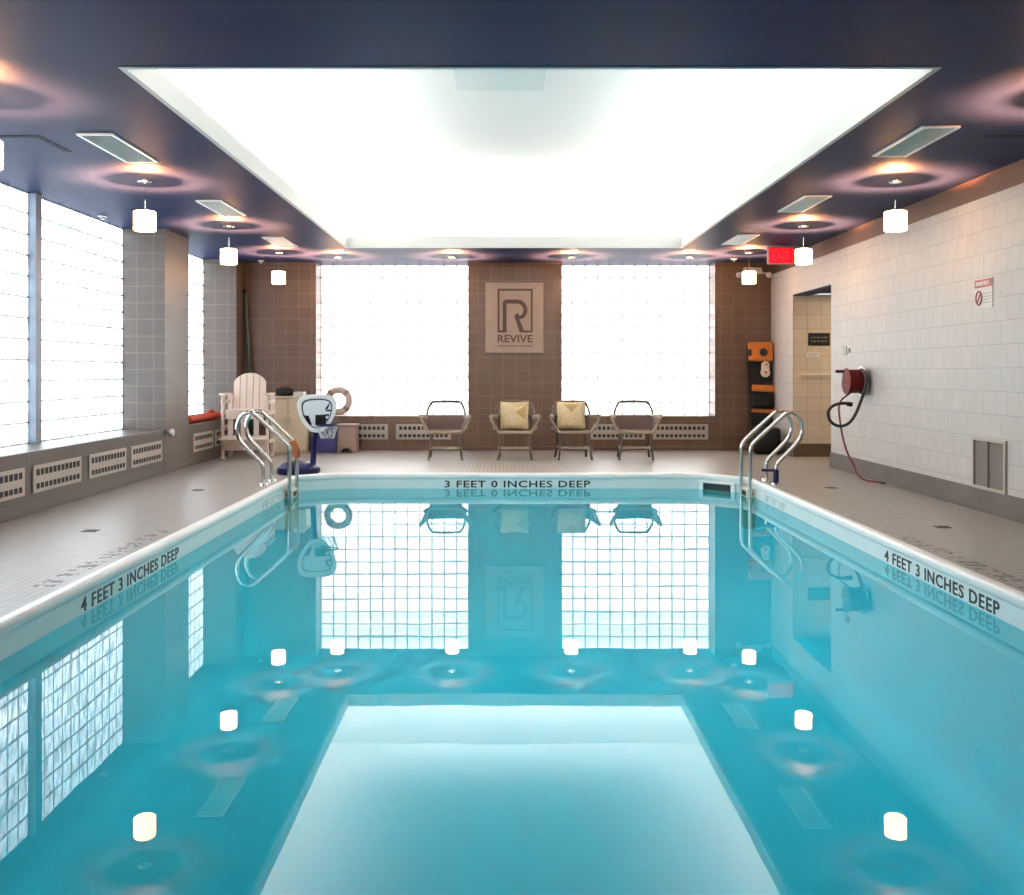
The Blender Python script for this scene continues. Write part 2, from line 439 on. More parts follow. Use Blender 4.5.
# ceiling with the lit tray
mb = MB(); a, b = XG - .15, XR + .3
for q in ((a, CX0, YN, YG + .15), (CX1, b, YN, YG + .15), (CX0, CX1, YN, CY0), (CX0, CX1, CY1, YG + .15)):
    mb.box(*q, ZC, ZC + .03)
tag(mb.build('ceiling', M['ceiling']), kind='structure')
S, ZT, FH = .42, 3.92, .155
mb = MB()
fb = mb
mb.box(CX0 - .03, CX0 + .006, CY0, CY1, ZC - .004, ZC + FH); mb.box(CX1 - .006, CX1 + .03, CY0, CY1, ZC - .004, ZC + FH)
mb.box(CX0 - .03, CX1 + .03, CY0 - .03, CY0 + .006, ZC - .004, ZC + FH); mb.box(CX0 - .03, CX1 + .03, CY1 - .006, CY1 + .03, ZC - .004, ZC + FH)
mb = MB()
for q in ((CX0 - S - .05, CX0 - S, CY0 - S, CY1 + S), (CX1 + S, CX1 + S + .05, CY0 - S, CY1 + S),
          (CX0 - S, CX1 + S, CY0 - S - .05, CY0 - S), (CX0 - S, CX1 + S, CY1 + S, CY1 + S + .05)):
    mb.box(*q, ZC + .03, ZT)
for q in ((CX0 - S, CX0 - .03, CY0 - S, CY1 + S), (CX1 + .03, CX1 + S, CY0 - S, CY1 + S), (CX0, CX1, CY0 - S, CY0 - .03), (CX0, CX1, CY1 + .03, CY1 + S)):
    mb.box(*q, ZC + .03, ZC + .045)
mb.box(CX0 - S - .05, CX1 + S + .05, CY0 - S - .05, CY1 + S + .05, ZT, ZT + .05)
tray = tag(mb.build('ceiling_tray', M['tray']), 'white recessed ceiling tray lit from its hidden cove', kind='structure')
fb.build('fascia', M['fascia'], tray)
zl = ZC + .095
for p, q in (((CX0 - .15, CY0, zl), (CX0 - .15, CY1, zl)), ((CX1 + .15, CY0, zl), (CX1 + .15, CY1, zl)),
             ((CX0, CY0 - .15, zl), (CX1, CY0 - .15, zl)), ((CX0, CY1 + .15, zl), (CX1, CY1 + .15, zl))):
    MB().tube([p, q], .03, 8).build('cove_lamp', M['cove'], tray, smooth=True)
MB().box(-.42, .36, 7.55, 8.9, ZT - .012, ZT + .001).build('grey_patch', M['tray_patch'], tray)  # slightly greyer rectangle on the upper tray ceiling

# ------------------------------------------------------------------ glass block windows
def window(name, origin, right, w, h, cols, rows, mface, medge, label):
    o = Vector(origin); r = Vector(right); u = Vector((0, 0, 1)); n = r.cross(u)     # n points into the room
    def P(a, b, d): return o + r * a + u * b + n * d
    mb = MB(); c = [P(0, 0, -.016), P(w, 0, -.016), P(w, h, -.016), P(0, h, -.016), P(0, 0, -.09), P(w, 0, -.09), P(w, h, -.09), P(0, h, -.09)]
    V = [mb.bm.verts.new(p) for p in c]
    for q in ((0, 1, 2, 3), (7, 6, 5, 4), (0, 4, 5, 1), (1, 5, 6, 2), (2, 6, 7, 3), (3, 7, 4, 0)): mb._f([V[i] for i in q])
    root = tag(mb.build(name, M['mortar']), label, kind='structure')
    mb = MB(); pw, ph = w / cols, h / rows; g, bvl = .0055, .008
    for i in range(cols):
        for j in range(rows):
            x0, x1, z0, z1 = i * pw + g, (i + 1) * pw - g, j * ph + g, (j + 1) * ph - g
            A = [mb.bm.verts.new(P(*q, -.016)) for q in ((x0, z0), (x1, z0), (x1, z1), (x0, z1))]
            B = [mb.bm.verts.new(P(*q, -.004)) for q in ((x0 + bvl, z0 + bvl), (x1 - bvl, z0 + bvl), (x1 - bvl, z1 - bvl), (x0 + bvl, z1 - bvl))]
            mb.mi = 1
            for k in range(4): mb._f([A[k], A[(k + 1) % 4], B[(k + 1) % 4], B[k]])
            mb.mi = 0; mb._f(B)
    mb.build('glass_blocks', [mface, medge], root, recalc=False)
    return root
hw = ZC - ZS
for nm, y0, y1 in (('window_1', 3.3, 9.48), ('window_2', 9.60, 11.83), ('window_3', 12.73, 15.0)):  # window_1 is lengthened out of view to light the room
    window(nm, (XG, y0, ZS), (0, 1, 0), y1 - y0, hw, round((y1 - y0) / .2), 12, M['block_left'], M['block_edge_left'], 'glass block window in the left wall')
window('window_4', (-2.934, YG, ZS), (1, 0, 0), 2.381, hw, 12, 12, M['block_back'], M['block_edge_back'], 'glass block window left of the logo sign')
window('window_5', (.92, YG, ZS), (1, 0, 0), 2.396, hw, 12, 12, M['block_back'], M['block_edge_back'], 'glass block window right of the logo sign')
mb = MB(); mb.box(XG - .12, XG + .067, 9.48, 9.60, ZS, ZC)
tag(mb.build('trim_2', M['mullion']), 'blue grey post between the left glass block windows', kind='structure')

# ------------------------------------------------------------------ radiator grilles
def grille(mode, a, b, label, holes=11):
    """mode 'L': on the left ledge, a..b along y; mode 'B': on the back wall, a..b along x"""
    w_, z0, z1 = b - a, .315, .555
    root = thing('radiator_grille', label, 'grille', ((XF - .001, (a + b) / 2, z0) if mode == 'L' else ((a + b) / 2, YB + .001, z0)),
                 PI / 2 if mode == 'L' else 0, 'radiator grilles along the left ledge' if mode == 'L' else 'radiator grilles on the back wall')
    mb = MB(); mb.box(-w_ / 2, w_ / 2, -.014, 0, 0, z1 - z0, .006)
    mb.build('plate', M['beige_metal'], root)
    for (zz0, zz1) in ((.150, .205), (.035, .082)):
        mb = MB(); p = (w_ - .08) / holes
        for k in range(holes):
            x = -w_ / 2 + .04 + k * p
            mb.box(x + p * .16, x + p * .84, -.0165, -.010, zz0, zz1)
        mb.build('slot_row', M['dark'], root)
    return root
for (a, b, l) in ((7.39, 8.35, 'beige radiator grille on the left ledge, cut by the picture edge'), (8.50, 9.47, 'beige radiator grille on the left ledge below the blue grey post'),
                  (9.65, 10.60, 'beige radiator grille on the left ledge, second one before the tiled pier'), (10.74, 11.70, 'beige radiator grille on the left ledge right beside the tiled pier'),
                  (12.90, 13.75, 'beige radiator grille on the ledge below the red rescue tube'), (13.88, 14.75, 'beige radiator grille on the ledge beside the lifeguard chair')):
    grille('L', a, b, l)
for (a, b, l) in ((333, 388, 'beige radiator grille behind the tan storage bin'), (396, 451, 'beige radiator grille on the back wall behind the first chair'),
                  (590, 645, 'beige radiator grille on the back wall between the last two chairs'), (653, 708, 'beige radiator grille on the back wall beside the last chair, near the right corner')):
    grille('B', (a - 503.3) / 63.84, (b - 503.3) / 63.84, l)

# ------------------------------------------------------------------ pendant lamps
def make_pendant():
    root = thing('pendant_lamp', 'x', 'pendant lamp', (0, 0, ZC), 0, 'glowing pendant lamps hung from the dark ceiling')
    MB().lathe([(.0, 0), (.062, 0), (.062, -.012), (.05, -.022), (.0, -.022)], n=20).build('canopy', M['chrome'], root, smooth=True)
    MB().tube([(0, 0, -.02), (0, 0, -.275)], .005, 6).build('rod', M['chrome'], root, smooth=True)
    mb = MB(); n = 12; rows = 3; z0, z1 = -.455, -.28; R = .089       # rings of glass cubes
    ph = (z1 - z0) / rows
    for j in range(rows):
        for k in range(n):
            a0, a1 = 2 * PI * k / n, 2 * PI * (k + 1) / n; am = (a0 + a1) / 2; da = (a1 - a0) * .5
            za, zb = z0 + j * ph, z0 + (j + 1) * ph
            O = [mb.bm.verts.new((R * math.cos(am + s_ * da), R * math.sin(am + s_ * da), z)) for s_, z in ((-1, za), (1, za), (1, zb), (-1, zb))]
            I = [mb.bm.verts.new(((R + .008) * math.cos(am + s_ * da * .82), (R + .008) * math.sin(am + s_ * da * .82), z)) for s_, z in ((-1, za + .006), (1, za + .006), (1, zb - .006), (-1, zb - .006))]
            for q in range(4): mb._f([O[q], O[(q + 1) % 4], I[(q + 1) % 4], I[q]])
            mb._f(I)
    bot = [mb.bm.verts.new((R * math.cos(2 * PI * k / n), R * math.sin(2 * PI * k / n), z0)) for k in range(n)]
    mb._f(bot[::-1])
    mb.build('shade', M['shade_glass'], root)
    MB().lathe([(.0, 0), (.066, 0), (.066, .003), (.0, .003)], (0, 0, -.276), n=24).build('light_ring_disc', M['chrome'], root)  # unseen disc added to shape the light ring on the ceiling
    MB().lathe([(.0, -.03), (.018, -.024), (.025, -.008), (.018, .008), (.0, .014)], (0, 0, -.385), n=12).build('bulb', M['bulb'], root, smooth=True)
    return root
pend = make_pendant()
SP = []
LX, RX = -3.225, 3.528
for i, (y, nm) in enumerate(((6.14, 'nearest'), (8.86, 'second'), (11.57, 'third'), (14.14, 'farthest'))):
    SP.append((LX, y, {'nearest': 'glowing pendant lamp over the left deck, cut by the picture edge', 'second': 'glowing pendant lamp over the left deck before the grey tiled pier',
                       'third': 'glowing pendant lamp over the left deck by the narrow corner window', 'farthest': 'glowing pendant lamp above the white lifeguard chair'}[nm]))
    SP.append((RX, y, {'nearest': 'glowing pendant lamp over the right deck just outside the picture', 'second': 'glowing pendant lamp over the right deck before the long white tiled wall',
                       'third': 'glowing pendant lamp right beside the red exit sign', 'farthest': 'glowing pendant lamp above the orange spine board corner'}[nm]))
for x, l in ((-2.47, 'glowing pendant lamp before the left back window, nearer the lifeguard corner'), (-.76, 'glowing pendant lamp before the left back window, nearer the logo sign'),
             (1.01, 'glowing pendant lamp before the right back window, nearer the logo sign'), (2.78, 'glowing pendant lamp before the right back window, nearer the spine board')):
    SP.append((x, 14.66, l))
for i, (x, y, l) in enumerate(SP):
    if i == 0: pend.location = (x, y, ZC); pend['label'] = l; o = pend
    else: o = dup(pend, (x, y, ZC), label=l)
    L = bpy.data.lights.new('pendant_bulb_light', 'POINT'); L.energy = 200; L.color = (1.0, .40, .17); L.shadow_soft_size = .018
    lo = bpy.data.objects.new('pendant_bulb_light', L); COL.objects.link(lo); lo.parent = o; lo.location = (0, 0, -.3276)

# ------------------------------------------------------------------ ceiling vents, hatches, sensors
def make_vent():
    root = thing('ceiling_vent', 'x', 'vent', (0, 0, ZC), 0, 'long ceiling vents in the dark ceiling')
    w_, l_ = .27, .94
    mb = MB(); o = [(-w_ / 2, -l_ / 2), (w_ / 2, -l_ / 2), (w_ / 2, l_ / 2), (-w_ / 2, l_ / 2)]; i = [(x * .84, y * .955) for x, y in o]
    mb.prism(o, -.014, 0.0005, 'XY', hole=i); mb.build('frame', M['vent_frame'], root)
    MB().box(-w_ * .42, w_ * .42, -l_ * .4775, l_ * .4775, -.004, -.001).build('backing', M['vent_slat'], root)
    for k in range(9):
        x = -w_ * .42 + (k + .5) * w_ * .84 / 9
        mb = MB(); mb.box(-.0045, .0045, -l_ * .477, l_ * .477, -.003, .006, mtx=Matrix.Translation((x, 0, -.0085)) @ Matrix.Rotation(.5, 4, 'Y'))
        mb.build('slat', M['vent_slat'], root)
    return root
v0 = make_vent()
VS = [(-2.95, 7.58, 'white framed ceiling vent on the left, nearest of the three'), (-2.95, 10.33, 'white framed ceiling vent on the left, middle of the three'), (-2.94, 13.0, 'white framed ceiling vent on the left, farthest of the three'),
      (3.07, 7.37, 'white framed ceiling vent on the right, nearest of the three'), (3.07, 10.07, 'white framed ceiling vent on the right, middle of the three'), (3.07, 12.78, 'white framed ceiling vent on the right, nearest the exit sign')]
for i, (x, y, l) in enumerate(VS):
    if i == 0: v0.location = (x, y, ZC); v0['label'] = l
    else: dup(v0, (x, y, ZC), label=l)
for x0, x1, l in ((-4.0, -3.38, 'dark ceiling access hatch over the left windows'), (3.5, 4.1, 'dark ceiling access hatch at the right picture edge')):
    r = thing('access_hatch', l, 'hatch', ((x0 + x1) / 2, 7.45, ZC)); w_ = (x1 - x0) / 2
    MB().box(-w_, w_, -.27, .27, -.004, .0005).build('gap_rim', M['dark'], r)
    MB().box(-w_ + .03, w_ - .03, -.24, .24, -.008, -.003).build('hatch_panel', M['ceiling'], r)
for x, y, l in ((-3.74, 15.2, 'white sprinkler head on the ceiling above the green pole'), (3.5, 14.95, 'white sprinkler head on the ceiling beside the emergency light'),
                (-4.42, 10.87, 'small white fitting on the ceiling close to the left windows')):  # the one by the left windows only marks a white spot
    r = thing('sprinkler_head', l, 'sprinkler', (x, y, ZC), 0, 'sprinkler heads on the ceiling')
    MB().lathe([(.0, .0005), (.05, .0005), (.045, -.012), (.016, -.016), (.014, -.035), (.0, -.035)], n=16).build('escutcheon', M['white_plastic'], r, smooth=True)
    MB().lathe([(.0, -.033), (.026, -.034), (.026, -.039), (.0, -.04)], n=16).build('deflector', M['white_plastic'], r, smooth=True)

# exit sign, emergency light
r = thing('exit_sign', 'glowing red exit sign hung from the ceiling by the corridor opening', 'sign', (3.77, 13.4, ZC))
MB().box(-.175, .175, -.03, .03, -.255, -.025, .008).build('housing', M['exit_box'], r)
MB().box(-.155, .155, -.034, -.028, -.24, -.04).build('lit_face', M['exit_glow'], r)
mb = MB(); mb.mesh(fit_text('EXIT', .25, .135, .002), frame_mtx((-.125, -.036, -.208), (1, 0, 0), (0, 0, 1))); mb.build('lettering', M['exit_letter'], r)
MB().tube([(0, 0, .0005), (0, 0, -.03)], .012, 8).build('stem', M['exit_box'], r)
r = thing('emergency_light', 'white emergency light with two lamp heads high on the back wall', 'light', (3.895, YB - .0005, 2.90))
MB().box(-.14, .14, -.08, 0, 0, .10, .015).build('housing', M['white_plastic'], r)
for sx in (-1, 1):
    h_ = MB().lathe([(.0, -.06), (.038, -.055), (.045, -.02), (.03, .02), (.0, .03)], (sx * .235, -.09, -.02), 'Y', 16).build('lamp_head', M['white_plastic'], r, smooth=True)
    MB().tube([(sx * .11, -.05, .03), (sx * .235, -.07, .0)], .012, 8).build('bracket', M['white_plastic'], r, smooth=True)

# ------------------------------------------------------------------ logo sign on the middle pier
LX0, LX1, LZ0, LZ1 = (485.5 - 503.3) / 63.84, (543.5 - 503.3) / 63.84, CAM + (372.7 - 353) / 63.84, CAM + (372.7 - 282.7) / 63.84
r = thing('logo_sign', 'square stone logo sign with a dark framed letter R on the tiled pier', 'sign', (0, YB, 0))
MB().box(LX0, LX1, -.03, .0, LZ0, LZ1, .004).build('panel', M['sign_panel'], r)
def sx_(px): return (px - 503.3) / 63.84
def sz_(py): return CAM + (372.7 - py) / 63.84
mb = MB(); t = .03
fx0, fx1, fz0, fz1 = sx_(497.6), sx_(532.6), sz_(332.5), sz_(289.0)
d0, d1 = -.035, -.028
mb.box(fx0, fx1, d0, d1, fz1 - t, fz1); mb.box(fx0, fx0 + t, d0, d1, fz0, fz1); mb.box(fx1 - t, fx1, d0, d1, fz0, fz1)
rx0 = sx_(502.6); mb.box(fx0, rx0 + .055, d0, d1, fz0, fz0 + t)
bx = sx_(521.0); mb.box(bx, fx1, d0, d1, fz0, fz0 + t)
mb.build('logo_frame', M['sign_ink'], r)
mb = MB(); st = .062; top = sz_(299.7); cz = (top + sz_(320.5)) / 2; R1 = (top - sz_(320.5)) / 2; cxr = sx_(517.0)
mb.box(rx0, rx0 + st, d0, d1, fz0, top - .04)
path = [(rx0 + .0, top - .04), (rx0 + .04, top)]
arcO = [(cxr + R1 * math.cos(a), cz + R1 * math.sin(a)) for a in [PI / 2 - k * (PI * .86) / 14 for k in range(15)]]
arcI = [(cxr + (R1 - st) * math.cos(a), cz + (R1 - st) * math.sin(a)) for a in [PI / 2 - k * (PI * .86) / 14 for k in range(15)]]
mb.prism([(rx0, top - .04), (rx0 + .04, top), (cxr, top), (cxr, top - st), (rx0 + st, top - st), (rx0 + st, top - .04)][::-1], d0, d1)
for k in range(14):
    mb.prism([arcO[k], arcO[k + 1], arcI[k + 1], arcI[k]], d0, d1)
kx, kz = arcI[-1]
mb.prism([(kx - .09, kz - .0), (kx - .035, kz + .035), (bx + .055, fz0), (bx - .02, fz0)], d0, d1)
mb.prism([(kx - .09, kz), (kx - .035, kz + .045), arcI[-1], arcO[-1]], d0, d1)
mb.build('letter_r', M['sign_ink'], r)
mb = MB(); mb.mesh(fit_text('REVIVE', fx1 - fx0, sz_(335) - sz_(342.6), .002), frame_mtx((fx0, -.032, sz_(342.6)), (1, 0, 0), (0, 0, 1))); mb.build('lettering', M['sign_ink'], r)
mb = MB(); x = fx0 + .01
while x < fx1 - .02:
    w_ = random.uniform(.012, .03); mb.box(x, min(x + w_, fx1), -.032, -.029, sz_(346.6), sz_(346.6) + .018); x += w_ + .01
mb.build('small_lettering', M['sign_ink'], r)

# ------------------------------------------------------------------ rattan armchairs and cushions
def make_chair():
    root = thing('rattan_armchair', 'x', 'chair', (0, 0, ZD), 0, 'rattan armchairs in a row before the back wall')
    mb = MB()
    g = [[(-.215 + .43 * j / 8, -.24 + .46 * i / 8, .395 - .02 * math.sin(PI * i / 8) * math.sin(PI * j / 8)) for j in range(9)] for i in range(9)]
    mb.sheet(g, .02)
    seat = mb.build('seat', M['rattan_light'], root, smooth=True)
    MB().tube([(-.22, -.245, .385), (.22, -.245, .385), (.22, .22, .385), (-.22, .22, .385)], .02, 8, closed=True).build('seat_rim', M['rattan_light'], seat, smooth=True)
    for sx in (-1, 1):
        MB().tube([(sx * .2, -.225, .385), (sx * .205, -.235, .2), (sx * .235, -.26, 0)], .017, 8, smooth=1).build('leg', M['rattan'], root, smooth=True)
        MB().tube([(sx * .2, .2, .385), (sx * .205, .225, .2), (sx * .225, .285, 0)], .017, 8, smooth=1).build('leg', M['rattan'], root, smooth=True)
    mb = MB()
    mb.tube([(-.21, -.24, .165), (.21, -.24, .165)], .015, 8)
    for sx in (-1, 1): mb.tube([(sx * .21, -.24, .165), (sx * .21, .235, .165)], .011, 8)
    mb.tube([(-.21, 0, .165), (.21, 0, .165)], .011, 8)
    mb.build('stretcher', M['rattan_light'], root, smooth=True)
    bp = [(-.205, .2, .36), (-.265, .25, .56), (-.275, .28, .66), (-.22, .315, .78), (-.17, .325, .805), (.17, .325, .805), (.22, .315, .78), (.275, .28, .66), (.265, .25, .56), (.205, .2, .36)]
    MB().tube(bp, .0175, 8, smooth=1).build('back_frame', M['rattan'], root, smooth=True)
    mb = MB(); g = []
    for i in range(7):
        t_ = i / 6; hwid = .215 + .05 * t_; z = .40 + .20 * t_; y = .205 + .055 * t_
        g.append([(hwid * (2 * j / 10 - 1), y + .035 * (1 - (2 * j / 10 - 1) ** 2), z) for j in range(11)])
    mb.sheet(g, .014); mb.build('backrest', M['rattan_dark'], root, smooth=True)
    mb = MB()
    for j in range(13):
        u = 2 * (j + .5) / 13 - 1
        mb.tube([(.255 * u, .255 + .035 * (1 - u * u), .59), (.19 * u, .325, .80)], .0036, 5)
    for zz in (.66, .73):
        mb.tube([(-.262, .285, zz), (0, .312, zz), (.262, .285, zz)], .0036, 5)
    mb.build('back_strands', M['rattan_light'], root)
    for sx in (-1, 1):
        mb = MB(); mb.tube([(sx * .262, .245, .575), (sx * .30, .1, .585), (sx * .335, -.12, .60), (sx * .345, -.24, .60)], .036, 10, smooth=2, flat=.55)
        mb.tube([(sx * .345, -.235, .60), (sx * .30, -.25, .50), (sx * .225, -.235, .385)], .018, 8, smooth=1)
        mb.tube([(sx * .225, -.235, .405), (sx * .29, -.20, .44), (sx * .30, .0, .44), (sx * .23, .215, .43)], .018, 8, smooth=1)
        arm = mb.build('arm', M['rattan_light'], root, smooth=True)
        g = []
        for i in range(6):
            t_ = i / 5; x = .225 + (.32 - .225) * (t_ ** 1.3); z = .40 + .185 * t_
            g.append([(sx * (x - (.045 * k / 6) * t_), -.225 + .46 * k / 6, z - .01 * k / 6 * t_) for k in range(7)])
        MB().sheet(g, .01).build('side_panel', M['rattan_dark'], root, smooth=True)
    return root
ch = make_chair()
CH = [(-.812, 13.90, .04, 'rattan armchair without cushion before the left back window'), (.165, 13.90, -.02, 'rattan armchair holding the gold cushion folded to one side, below the logo sign'),
      (.985, 13.92, .05, 'rattan armchair holding the cushion with a centred triangle flap'), (1.86, 13.92, -.06, 'rattan armchair without cushion before the right back window')]
for i, (x, y, rz, l) in enumerate(CH):
    if i == 0: ch.location = (x, y, ZD); ch.rotation_euler = (0, 0, rz); ch['label'] = l
    else: dup(ch, (x, y, ZD), rz, l)
def make_cushion(x, y, rz, label, tri):
    root = thing('cushion', label, 'cushion', (x, y, ZD), rz, 'cream and gold cushions on the armchairs')
    tilt = Matrix.Translation((0, .185, .605)) @ Matrix.Rotation(-.28, 4, 'X')
    mb = MB(); n = 12; H = .205
    def pt(i, j, sgn):
        u, v = 2 * i / n - 1, 2 * j / n - 1
        e = (1 - abs(u) ** 2.6) * (1 - abs(v) ** 2.6)
        pin = 1 - .07 * (1 - abs(u)) * 1.0 if abs(v) > .99 else 1 - .05 * (1 - abs(u)) * abs(v) ** 4
        pin2 = 1 - .05 * (1 - abs(v)) * abs(u) ** 4
        return tilt @ Vector((u * H * pin2, sgn * .068 * e ** .5, v * H * pin))
    F = [[mb.bm.verts.new(pt(i, j, -1)) for j in range(n + 1)] for i in range(n + 1)]
    B = [[F[i][j] if i in (0, n) or j in (0, n) else mb.bm.verts.new(pt(i, j, 1)) for j in range(n + 1)] for i in range(n + 1)]
    for i in range(n):
        for j in range(n):
            mb._f([F[i][j], F[i + 1][j], F[i + 1][j + 1], F[i][j + 1]]); mb._f([B[i][j], B[i][j + 1], B[i + 1][j + 1], B[i + 1][j]])
    mb.build('cushion_body', M['cushion'], root, smooth=True)
    mb = MB()                                   # the gold flap follows the bulge
    (a, b, c) = tri; K = 8
    def P(u, v):
        e = (1 - abs(u) ** 2.6) * (1 - abs(v) ** 2.6); return tilt @ Vector((u * H, -.068 * max(e, 0) ** .5 - .004, v * H))
    rows = []
    for i in range(K + 1):
        s_ = i / K; row = []
        for j in range(i + 1):
            t_ = j / i if i else 0
            p1 = (a[0] + (b[0] - a[0]) * s_, a[1] + (b[1] - a[1]) * s_); p2 = (a[0] + (c[0] - a[0]) * s_, a[1] + (c[1] - a[1]) * s_)
            row.append(mb.bm.verts.new(P(p1[0] + (p2[0] - p1[0]) * t_, p1[1] + (p2[1] - p1[1]) * t_)))
        rows.append(row)
    for i in range(K):
        for j in range(i + 1):
            mb._f([rows[i][j], rows[i + 1][j], rows[i + 1][j + 1]])
            if j < i: mb._f([rows[i][j], rows[i + 1][j + 1], rows[i][j + 1]])
    mb.build('flap', M['cushion_gold'], root, smooth=True, recalc=False)
    return root
make_cushion(.155, 13.90, -.02, 'cream and gold square cushion with its dark triangle to one side', ((.05, .15), (.75, .62), (.72, -.35)))
make_cushion(.98, 13.92, .05, 'cream and gold square cushion with a dark triangle at its top centre', ((.0, .12), (-.5, .72), (.5, .72)))

# ------------------------------------------------------------------ grab rails, pool steps, skimmer
def rail(y, side, label, extra=None):
    sg = 1 if side == 'L' else -1
    e = PL if side == 'L' else PR
    root = thing('grab_rail', label, 'grab rail', (e, y, 0), 0, 'bent steel grab rails at the pool corners')
    def q(o, z): return (-o * sg, 0, z)
    pts = [q(-.065, -.10), q(-.065, .46), q(-.06, .55), q(-.02, .61), q(.27, .875), q(.33, .925), q(.39, .935), q(.455, .90), q(.495, .82), q(.505, .73), q(.48, .65), q(.44, .59),
           q(.27, .42), q(.225, .365), q(.215, .31), q(.215, ZD)]
    MB().tube(pts, .0215, 12, smooth=2).build('rail', M['steel'], root, smooth=True)
    MB().lathe([(.0, ZD), (.055, ZD), (.05, ZD + .018), (.03, ZD + .03), (.0, ZD + .03)], (-.215 * sg, 0, 0), n=20).build('flange', M['chrome'], root, smooth=True)
    return root
rl = rail(10.62, 'L', 'steel grab rail in the left pool corner, nearer one of the pair')
rl2 = rail(11.0, 'L', 'steel grab rail in the left pool corner, farther one with the orange sleeve')
MB().tube([(.063, 0, .42), (.063, 0, .47), (.058, 0, .545), (.02, 0, .60)], .04, 12, smooth=1).build('grip_sleeve', M['orange_dim'], rl2, smooth=True)
rr1 = rail(10.68, 'R', 'steel grab rail in the right pool corner, nearer one with the blue sleeve')
rr2 = rail(11.08, 'R', 'steel grab rail in the right pool corner, farther one of the pair')
mb = MB(); mb.tube([(.215, 0, ZD + .03), (.215, 0, .31)], .03, 12); mb.tube([(.215, 0, .30), (.06, 0, .305)], .016, 8)
mb.build('foot_sleeve', M['navy'], rr1, smooth=True)
for e, sg, l in ((PL, 1, 'cream plastic pool step between the left grab rails'), (PR, -1, 'cream plastic pool step between the right grab rails')):
    r = thing('pool_step', l, 'pool step', (e, 10.81 if sg > 0 else 10.88, 0), 0, 'cream pool steps between the grab rails')
    x0, x1 = sorted((sg * .0005, sg * .085))
    MB().box(x0, x1, -.135, .135, -.35, .088, .01).build('step_frame', M['cream_plastic'], r)
    x0, x1 = sorted((sg * .08, sg * .088))
    MB().box(x0, x1, -.09, .09, .008, .062).build('foot_hole', M['dark'], r)
    MB().box(*sorted((sg * .02, sg * .065)), -.138, -.134, .012, .055).build('foot_hole', M['dark'], r)
# skimmer set in the angled corner of the coping
a, b = Vector(OUT[7]), Vector(OUT[8]); dv = (b - a).normalized(); mid = a.lerp(b, .50)
r = thing('pool_skimmer', 'dark skimmer mouth with white frame in the right corner of the pool coping', 'skimmer', (mid.x, mid.y, 0), math.atan2(dv.y, dv.x))
mb = MB(); o = [(-.235, -.085), (.235, -.085), (.235, .098), (-.235, .098)]; i = [(-.185, -.05), (.185, -.05), (.185, .078), (-.185, .078)]
mb.prism(o, -.022, -.0005, 'XZ', hole=i); mb.build('frame', M['coping'], r)
MB().box(-.185, .185, -.008, -.001, -.05, .078).build('mouth', M['dark'], r)
MB().box(-.17, .17, -.014, -.007, -.045, -.0).build('weir_flap', M['cream_plastic'], r)

# ------------------------------------------------------------------ lifeguard chair
r = thing('lifeguard_chair', 'white plastic lifeguard chair with a rounded slatted back in the left corner', 'chair', (-3.66, 14.15, ZD), .06)
pl = M['chair_plastic']
mb = MB()
nS = 5; W = .47
bk = mb
for k in range(nS):
    x0 = -W / 2 + k * W / nS + .004; x1 = -W / 2 + (k + 1) * W / nS - .004
    def topz(x): return 1.02 + .20 * math.sqrt(max(0, 1 - (x / (W / 2 + .01)) ** 2)) 
    N = 5; P = [(x0, .66)] + [(x0 + (x1 - x0) * j / N, topz(x0 + (x1 - x0) * j / N)) for j in range(N + 1)] + [(x1, .66)]
    mt = Matrix.Translation((-.03, .20, .66)) @ Matrix.Rotation(-.16, 4, 'X') @ Matrix.Translation((0, 0, -.66))
    sb = MB(); sb.prism(P[::-1], 0, .025, 'XZ', mtx=mt)
    sb.build('back_slat', pl, r)
bk.bm.free()
MB().box(-.25, .25, -.26, .22, .655, .69, .008).build('seat', pl, r)
mb = MB(); mb.box(-.26, .26, -.285, -.26, .56, .69, .006); mb.build('seat_apron', pl, r)
for sx in (-1, 1):
    mb = MB(); mb.prism([(sx * .27, -.34), (sx * .355, -.30), (sx * .35, .2), (sx * .28, .26)], .90, .925, 'XY'); mb.build('arm', pl, r)
    MB().box(sx * .31 - .02, sx * .31 + .02, -.26, -.22, .02, .90, .006).build('leg', pl, r)
    MB().box(sx * .30 - .03, sx * .30 + .03, .20, .25, 0, .90, .006, mtx=Matrix.Translation((0, 0, 0))).build('leg', pl, r)
    MB().box(sx * .33 - .012, sx * .33 + .012, -.24, .24, .62, .68).build('side_rail', pl, r)
    for zz in (.22, .42, .78): MB().box(sx * .33 - .01, sx * .33 + .01, -.24, .22, zz, zz + .045).build('rung', pl, r)
    MB().lathe([(.0, 0), (.036, 0), (.036, .022), (.0, .022)], (sx * .31, -.24, 0), n=12).build('foot', pl, r)
mb = MB(); o = [(-.31, .30), (.31, .30), (.31, .56), (-.31, .56)]
mb.box(-.30, .30, -.275, -.258, .12, .33, .004)
mb.build('front_board', pl, r)
mb = MB()
for x0 in (-.2, -.02, .16): mb.box(x0 - .035, x0 + .035, -.27, -.255, .33, .56)
mb.build('front_slats', pl, r)
MB().box(-.34, .34, -.40, -.27, .27, .295, .006).build('footrest', pl, r)

